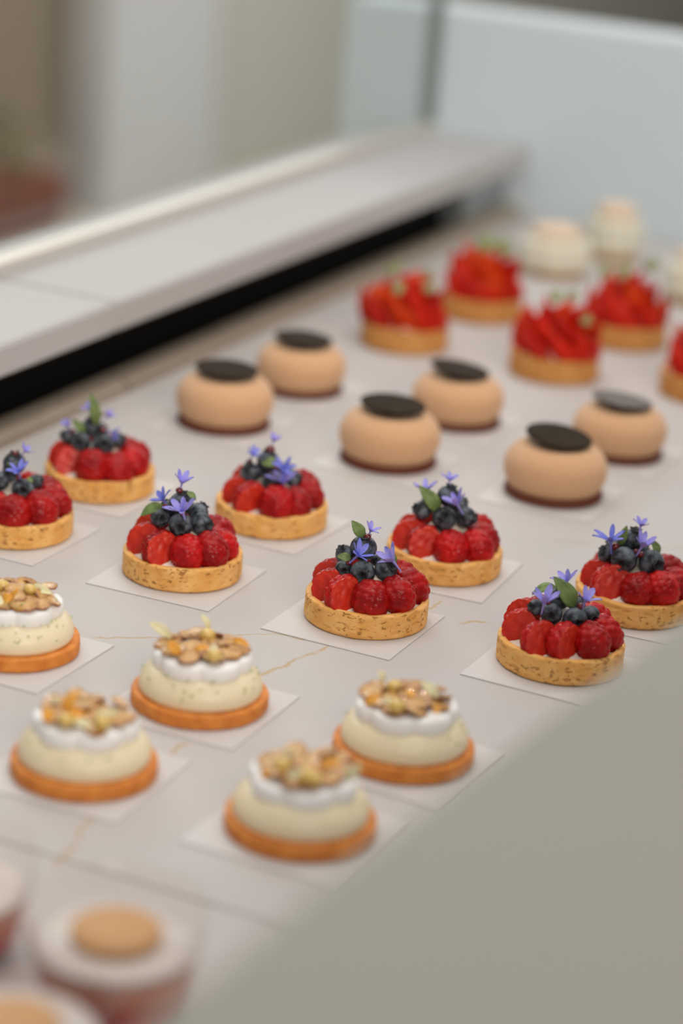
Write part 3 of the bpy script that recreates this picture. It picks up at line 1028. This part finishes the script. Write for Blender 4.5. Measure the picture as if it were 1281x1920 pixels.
def lemon_tart(x, y, label, seed, lobes, px, py, sc, petals, pales, gels, zest=1.0, lift=CARD_T):
    rnd = random.Random(seed)

    def at(qx, qy, dep):
        u, v_ = (qx - px) / sc, (py - qy) / sc
        z = (v_ - 0.41 * dep) / 0.912
        return Vector((u - 0.083 * z, dep, z)) * MM
    root = thing('lemon_tart', label, 'lemon tart', (x, y, ZD + lift + 0.0002), VIEW_RZ, 'lemon meringue tarts')
    o = link('cookie_base', COOKIES[seed % 2], root)
    o.rotation_euler = (0, 0, rnd.uniform(0, 6))
    link('lemon_cream', LEMON, root)
    link('meringue', meringue_mesh(seed, lobes), root)
    ring = [(0.0, 0.0)] + [(.0105, 2 * pi * k / 5 + rnd.uniform(-.3, .3)) for k in range(5)] + [(.0192, 2 * pi * k / 10 + rnd.uniform(-.2, .2)) for k in range(10)]
    for i, (r, a) in enumerate(ring):
        r += rnd.uniform(-.0015, .0018)
        tilt = Vector((rnd.gauss(0, .13) + .20 * cos(a) * r / .02, rnd.gauss(0, .13) + .20 * sin(a) * r / .02, 1))
        z = .0345 + .0030 * (1 - r / .024) + rnd.uniform(0, .0016)
        s = rnd.uniform(.98, 1.22)
        link('almond_flake', ALMOND, root, (r * cos(a), r * sin(a), z), aim(tilt, rnd.uniform(0, 6)), s)

    def on_top(qx, qy, z):
        dep = ((py - qy) / sc - .912 * z) / .41
        return Vector(((qx - px) / sc - .083 * z, max(-22.0, min(22.0, dep)), z)) * MM

    def leafy(me, nm, items):
        for (bx, by, tx, ty, dep, tow, wid) in items:
            p0 = on_top(bx, by, 38.5)
            p1 = at(tx, ty, p0.y / MM - tow)
            p1.z = max(p1.z, p0.z + .001)
            L = (p1 - p0).length
            xa = (p1 - p0).normalized()
            z = Vector((rnd.uniform(-.3, .3), -.6, .7))
            z = (z - xa * z.dot(xa)).normalized()
            q = Matrix((xa, z.cross(xa), z)).transposed().to_quaternion()
            link(nm, me, root, p0, q, (L, wid / sc * MM / .54, L))
    leafy(GOLDP, 'orange_petal', petals)
    leafy(PALEP, 'pale_petal', pales)
    for (qx, qy, dep, r) in gels:
        link('lemon_jelly', GEL, root, on_top(qx, qy, 39.5), None, (r * MM, r * MM, r * .85 * MM))
    # lime zest scattered over cream and topping, too fine to count
    zv, zf = [], []
    a_c = rnd.uniform(-1.4, -.4)
    for i in range(int(46 * zest)):
        if i % 3:
            a = a_c + rnd.gauss(0, .55)
            t = rnd.random()
            if t < .45:
                r, z = .012 + .018 * rnd.random(), .0370
            else:
                b_ = rnd.uniform(.1, 1.25)
                r, z = .0225 + .0142 * sin(b_), .0132 + .0138 * cos(b_)
                if r < .0290:
                    r, z = .0300, .0262
        else:
            a = rnd.uniform(0, 2 * pi)
            b_ = rnd.uniform(.75, 1.4)
            r, z = .0225 + .0140 * sin(b_), .0132 + .0136 * cos(b_)
        c = Vector((r * cos(a), r * sin(a), z))
        d = Vector((rnd.gauss(0, 1), rnd.gauss(0, 1), rnd.gauss(0, .6))).normalized() * rnd.uniform(.0006, .0024)
        s = d.orthogonal().normalized() * .0006
        u = d.cross(s).normalized() * .0005
        k = len(zv)
        zv += [tuple(c - d), tuple(c + s), tuple(c + u), tuple(c - s), tuple(c - u), tuple(c + d)]
        zf += [(k, k + 1, k + 2), (k, k + 2, k + 3), (k, k + 3, k + 4), (k, k + 4, k + 1), (k + 5, k + 2, k + 1), (k + 5, k + 3, k + 2), (k + 5, k + 4, k + 3), (k + 5, k + 1, k + 4)]
    tag(link('lime_zest', mesh('lime_zest', (zv, zf), 'lime_zest', smooth=False), root), kind='stuff')
    return root


lemon_tart(-.0242, -.1816, 'lemon tart with a round jelly pearl and two raised pale petals', 2, 6, 374, 1320, 3.2,
           [(345, 1252, 328, 1215, -10, 3, 22), (368, 1224, 396, 1217, -6, 1, 14), (436, 1200, 466, 1232, 2, 6, 16)],
           [(326, 1205, 288, 1178, 4, 2, 22), (392, 1182, 382, 1155, 6, 0, 16), (396, 1218, 412, 1236, -9, 3, 16)],
           [(391, 1193, 5, 4.9), (408, 1240, -12, 4.6)], .7)
lemon_tart(-.1570, -.1744, 'lemon tart at the left edge thickly sprinkled with green lime zest', 3, 6, 20, 1215, 3.15,
           [(14, 1142, 32, 1122, -8, 2, 24), (30, 1132, 42, 1108, -9, 2, 16)],
           [(52, 1100, 98, 1118, 4, 6, 20), (-4, 1146, 14, 1160, -14, 3, 24)],
           [(4, 1100, 4, 4.6), (58, 1104, 2, 4.2)], 1.4)
lemon_tart(.1056, -.1794, 'right-hand lemon tart directly behind the one nearest to the camera', 4, 6, 755, 1418, 3.32,
           [(682, 1330, 710, 1312, -2, 1, 20), (760, 1300, 772, 1330, -4, 6, 22), (808, 1350, 822, 1332, -12, 2, 18)],
           [(722, 1282, 712, 1264, 8, 0, 16), (822, 1308, 792, 1280, 4, 0, 24), (748, 1330, 720, 1318, -8, 2, 18)],
           [(740, 1292, 6, 4.8), (742, 1346, -12, 5.0)], .25)
lemon_tart(-.0328, -.2987, 'lemon tart with a pointed orange petal standing up, in the nearest row at the left', 5, 6, 157, 1448, 3.4,
           [(112, 1372, 100, 1342, -8, 2, 30), (130, 1345, 152, 1306, 2, 0, 26), (128, 1345, 172, 1350, -3, 1, 24)],
           [(106, 1326, 112, 1318, 8, 0, 22), (150, 1376, 184, 1362, -8, 3, 20), (186, 1340, 230, 1348, 4, 0, 14)],
           [(204, 1376, -6, 5.0), (138, 1396, -14, 4.6)], .25)
lemon_tart(.0965, -.2944, 'lemon tart nearest to the camera, blurred, its edge touching the grey counter', 7, 6, 561, 1555, 3.53,
           [(506, 1478, 500, 1450, -8, 2, 28), (600, 1440, 636, 1424, 6, 1, 22), (570, 1468, 596, 1450, -6, 2, 24)],
           [(548, 1430, 540, 1410, 8, 0, 18), (540, 1476, 566, 1448, -10, 3, 20), (648, 1462, 672, 1428, 2, 3, 24)],
           [(532, 1440, 6, 5.0), (576, 1456, -4, 5.2), (590, 1480, -12, 4.6)], .2)
LC = 'white cards under the lemon tarts'
card(-.0235, -.1845, 1, 'white square card under the lemon tart with the jelly pearl', LC)
card(-.1540, -.1800, 0, 'white square card under the lemon tart at the left edge', LC)
card(.1060, -.1850, -3, 'white square card under the third lemon tart close to the grey counter', LC)
card(-.0330, -.3000, 2, 'white square card under the nearest-row lemon tart at the left', LC)
card(.0960, -.2980, -1, 'white square card under the lemon tart nearest to the camera', LC)

# ------------------------------------------------------------------ beige dome cakes
BODY = mesh('mousse_dome', lathe(smooth_prof([(0, .0040), (.026, .0048), (.0318, .0050), (.0353, .0076), (.0388, .0145), (.0398, .0212), (.0389, .0272), (.0362, .0322), (.0322, .0363), (.0272, .0393), (.0238, .0402),
                                               (.020, .0398), (.010, .0390), (0, .0388)], 5), 96), 'velvet')
DBASE = mesh('dark_biscuit', lathe([(0, 0), (.0360, 0), (.0376, .0006), (.0379, .0024), (.0376, .0046), (.0364, .0052), (0, .0052)], 96), 'dark_biscuit')


def disc_mesh(m, bend):
    def fn(r, z, a, i):
        return r, z + bend * (r * cos(a) / .0257) ** 2 + bend * .6 * (r * sin(a) / .0257) ** 3
    return mesh('chocolate_disc', lathe([(0, .0016), (.012, .0016), (.020, .0016), (.0250, .0016), (.0256, .0012), (.0257, .0008), (.0255, .0002), (.0250, 0), (.020, 0), (.012, 0), (0, 0)], 72, fn), m)


DISC, DISC2, DISCG = disc_mesh('chocolate', .0006), disc_mesh('chocolate', .0012), disc_mesh('chocolate_grey', .0010)
DOT = mesh('ganache_dot', lathe([(0, .0385), (.0105, .0385), (.0115, .0420), (.0105, .0450), (0, .0452)], 32), 'dark_biscuit')


def dome(x, y, sc, label, tilt, disc, off=(0, 0)):
    root = thing('dome_cake', label, 'mousse cake', (x, y, ZD + CARD_T + .0002), VIEW_RZ, 'beige dome cakes')
    for nm, me in (('dark_biscuit', DBASE), ('mousse_dome', BODY), ('ganache_dot', DOT)):
        link(nm, me, root, (0, 0, 0), None, sc)
    link('chocolate_disc', disc, root, (off[0] * MM, off[1] * MM, .0448 * sc), aim(tilt), sc)


dome(-.2716, .3174, .99, 'beige dome cake nearest to the rail, front left of the six', (.03, -.01, 1), DISC)
dome(-.1241, .3127, 1.0, 'beige dome cake in the middle of the front row of three', (.04, -.02, 1), DISC, (.5, 0))
dome(.0114, .3183, .995, 'beige dome cake at the right of the front row, lowest in the picture', (.09, -.07, 1), DISC, (0, 0))
dome(-.2666, .4471, .96, 'beige dome cake at the left of the rear row of three', (.05, .0, 1), DISC)
dome(-.1223, .4476, .965, 'beige dome cake in the middle of the rear row, its chocolate disc tilting right', (.12, 0.02, 1), DISC2, (-1, 0))
dome(.0178, .4507, .96, 'beige dome cake at the right of the rear row with a greyish curled disc', (.10, .05, 1), DISCG, (-1, 0))
DC = 'white cards under the dome cakes'
for (x, y, r, t) in ((-.2716, .3150, 1, 'dome cake nearest to the rail'), (-.1241, .3100, -1, 'dome cake in the middle of the front row'), (.0114, .3150, 2, 'dome cake at the right of the front row'),
                     (-.2666, .4440, 0, 'dome cake at the left of the rear row'), (-.1223, .4450, 1, 'dome cake in the middle of the rear row'), (.0178, .4480, -1, 'dome cake with the greyish disc')):
    card(x, y, r, 'white square card under the beige ' + t, DC)

# ------------------------------------------------------------------ strawberry tarts
SSHELL = shell_mesh(9, .0405, .0215, .0042, .004, 'strawberry_shell', .3)
SCREAM = mesh('cream_filling', lathe(smooth_prof([(0, .036), (.012, .034), (.022, .026), (.030, .0190), (.0362, .0165), (.0362, .0045), (0, .0045)], 4), 48), 'white_cream')


def slice_mesh():
    """half strawberry: length along +Z (tip up), cut face towards -Y"""
    V, F, MI = [], [], []
    n, m_ = 14, 12
    L = .047
    for i in range(n + 1):
        t = i / n
        w = .0112 * (sin(pi * (0.10 + 0.90 * t) ** 0.72)) ** 0.85 if i < n else .0002
        if i == 0:
            w *= .75
        for j in range(m_):
            a = pi * j / (m_ - 1)
            V.append((w * cos(a), w * .62 * sin(a) + .0016 * sin(pi * t), L * t))
    for i in range(n):
        for j in range(m_):
            j2 = (j + 1) % m_
            F.append((i * m_ + j, i * m_ + j2, (i + 1) * m_ + j2, (i + 1) * m_ + j))
            MI.append(1 if j == m_ - 1 else 0)
    F.append(tuple(range(m_)))
    MI.append(1)
    F.append(tuple(n * m_ + j for j in range(m_)))
    MI.append(0)
    return mesh('strawberry_slice', (V, F), ['strawberry', 'strawberry_flesh'], mi=MI, autosmooth=50)


SLICE = slice_mesh()


def strawberry_tart(x, y, label, seed, greens):
    rnd = random.Random(seed)
    root = thing('strawberry_tart', label, 'fruit tart', (x, y, ZD + .0003), VIEW_RZ, 'strawberry tarts')
    link('tart_shell', SSHELL, root)
    link('cream_filling', SCREAM, root)
    for ring, (n, rho, z0, lean, tang) in enumerate(((12, .0300, .0150, .16, .90), (8, .0185, .0250, .16, .80), (4, .007, .0310, .10, .60))):
        for k in range(n):
            a = 2 * pi * (k + .5 * ring) / n + rnd.uniform(-.14, .14)
            er, et = Vector((cos(a), sin(a), 0)), Vector((sin(a), -cos(a), 0))
            d = (er * (lean + rnd.gauss(0, .12)) + et * (tang + rnd.gauss(0, .14)) + Vector((0, 0, 1))).normalized()
            flip = -1 if rnd.random() < .35 else 1
            yax = (er * flip * .9 + et * rnd.uniform(-.7, .7))
            yax = (yax - d * yax.dot(d)).normalized()
            q = Matrix((yax.cross(d), yax, d)).transposed().to_quaternion()
            p = er * rho - et * .012 + Vector((0, 0, z0 + rnd.uniform(-.001, .002)))
            s = rnd.uniform(.88, 1.08)
            link('strawberry_slice', SLICE, root, p, q, s)
    for (u, dep, z, s, nz) in greens:
        dep, z, s = dep - 6, z + 3, s * 1.3
        xa = Vector((.5, -.3, .8)).normalized()
        zz = Vector(nz)
        zz = (zz - xa * zz.dot(xa)).normalized()
        q = Matrix((xa, zz.cross(xa), zz)).transposed().to_quaternion()
        link('green_leaf', LEAF_PALE, root, Vector((u, dep, z)) * MM, q, (s * MM, s * 1.3 * MM, s * MM))


strawberry_tart(-.2559, .6433, 'strawberry tart nearest to the rail, left of the pair behind the dome cakes', 11,
                [(-14, -20, 50, 11, (-.2, -1, .3)), (-18, 8, 60, 11, (-.2, -1, .3)), (14, -16, 52, 10, (.2, -1, .4)), (14, 16, 58, 9, (.2, -1, .3))])
strawberry_tart(-.2411, .7943, 'strawberry tart rearmost beside the rail, with a pale leaf along its top', 12, [(-8, -8, 62, 16, (0, -1, .5)), (8, -6, 62, 15, (.3, -1, .5)), (20, 4, 56, 9, (.4, -1, .5))])
strawberry_tart(-.1087, .6424, 'strawberry tart right of the rail pair, with a bright orange slice in front', 13, [(18, -18, 50, 9, (.2, -1, .3)), (-8, 6, 62, 11, (-.2, -1, .3)), (8, 24, 60, 10, (.2, -1, .3))])
strawberry_tart(-.0944, .7946, 'strawberry tart behind its row mate at the right, with a dark green tip sticking up', 14, [(14, 6, 66, 13, (.2, -1, .2)), (-12, -4, 60, 12, (-.2, -1, .4)), (-28, 8, 58, 11, (-.2, -1, .3))])
strawberry_tart(.0246, .6674, 'strawberry tart cut off by the right edge of the picture', 15, [(0, -16, 56, 10, (0, -1, .3)), (10, 8, 62, 10, (0, -1, .3))])

# ------------------------------------------------------------------ pale cream cakes at the far end


def ruffle(r, z, a, i):
    k = 1 + .05 * cos(11 * a + 60 * z) * min(1, r / .03)
    return r * k, z


PCREAM = mesh('piped_cream', lathe(smooth_prof([(0, .008), (.026, .008), (.0322, .012), (.0335, .020), (.0315, .027), (.0330, .034), (.0300, .041), (.022, .0445), (0, .045)], 4), 110, ruffle), 'pale_cream')
PBASE = mesh('biscuit_base', lathe([(0, 0), (.0275, 0), (.0285, .001), (.0285, .0075), (.0275, .0083), (0, .0083)], 64), 'pale_biscuit')
PTOP = mesh('peach_top', lathe(smooth_prof([(0, .0440), (.020, .0440), (.0240, .0475), (.0235, .0535), (.017, .0585), (.008, .0600), (0, .0602)], 4), 64), 'peach')


def pale_cake(x, y, sx, sz, label):
    root = thing('cream_cake', label, 'cream cake', (x, y, ZD + .0003), VIEW_RZ, 'pale cream cakes at the far end')
    for nm, me in (('biscuit_base', PBASE), ('piped_cream', PCREAM), ('peach_top', PTOP)):
        link(nm, me, root, (0, 0, 0), None, (sx, sx, sz))


pale_cake(-.2470, 1.0150, 1.12, .88, 'blurred pale cream cake with a peach top, just behind the rear strawberry tart')
pale_cake(-.2215, 1.1300, .93, 1.02, 'blurred pale cream cake with a peach top, farthest back against the white end panel')
pale_cake(-.0850, .9990, 1.0, .95, 'blurred pale cream cake cut off by the right edge of the picture')

# ------------------------------------------------------------------ glass bowls with red dessert
BOWL = mesh('glass_bowl', lathe([(0, 0), (.026, 0), (.0305, .0008), (.0325, .0035), (.0368, .020), (.0428, .050), (.0436, .0512), (.0428, .0520), (.0414, .0506), (.0353, .020), (.0312, .0055), (.0285, .0028), (0, .0026)], 72), 'bowl_glass')
COMP = mesh('red_compote', lathe([(0, .0030), (.0275, .0032), (.0308, .0058), (.0338, .0160), (0, .0160)], 64), 'compote')
MOUS = mesh('pink_mousse', lathe([(0, .0162), (.0338, .0162), (.0364, .0290), (0, .0290)], 64), 'pink_mousse')
PANNA = mesh('white_cream', lathe([(0, .0292), (.0364, .0292), (.0372, .0332), (.0362, .0342), (0, .0345)], 64), 'panna')
WAFER = mesh('round_wafer', lathe([(0, .0347), (.0198, .0347), (.0206, .0353), (.0206, .0392), (.0198, .0400), (0, .0402)], 64), 'wafer')


def bowl(x, y, label):
    root = thing('dessert_bowl', label, 'dessert', (x, y, ZD + .0002), VIEW_RZ, 'glass bowls of red dessert')
    for nm, me in (('glass_bowl', BOWL), ('red_compote', COMP), ('pink_mousse', MOUS), ('white_cream', PANNA), ('round_wafer', WAFER)):
        link(nm, me, root)


bowl(.1030, -.5000, 'blurred clear dessert bowl whose round tan wafer is seen whole')
bowl(.0110, -.4960, 'blurred clear dessert bowl at the left edge, behind the one in the bottom corner')
bowl(.1060, -.5910, 'blurred clear dessert bowl in the bottom left corner of the picture')
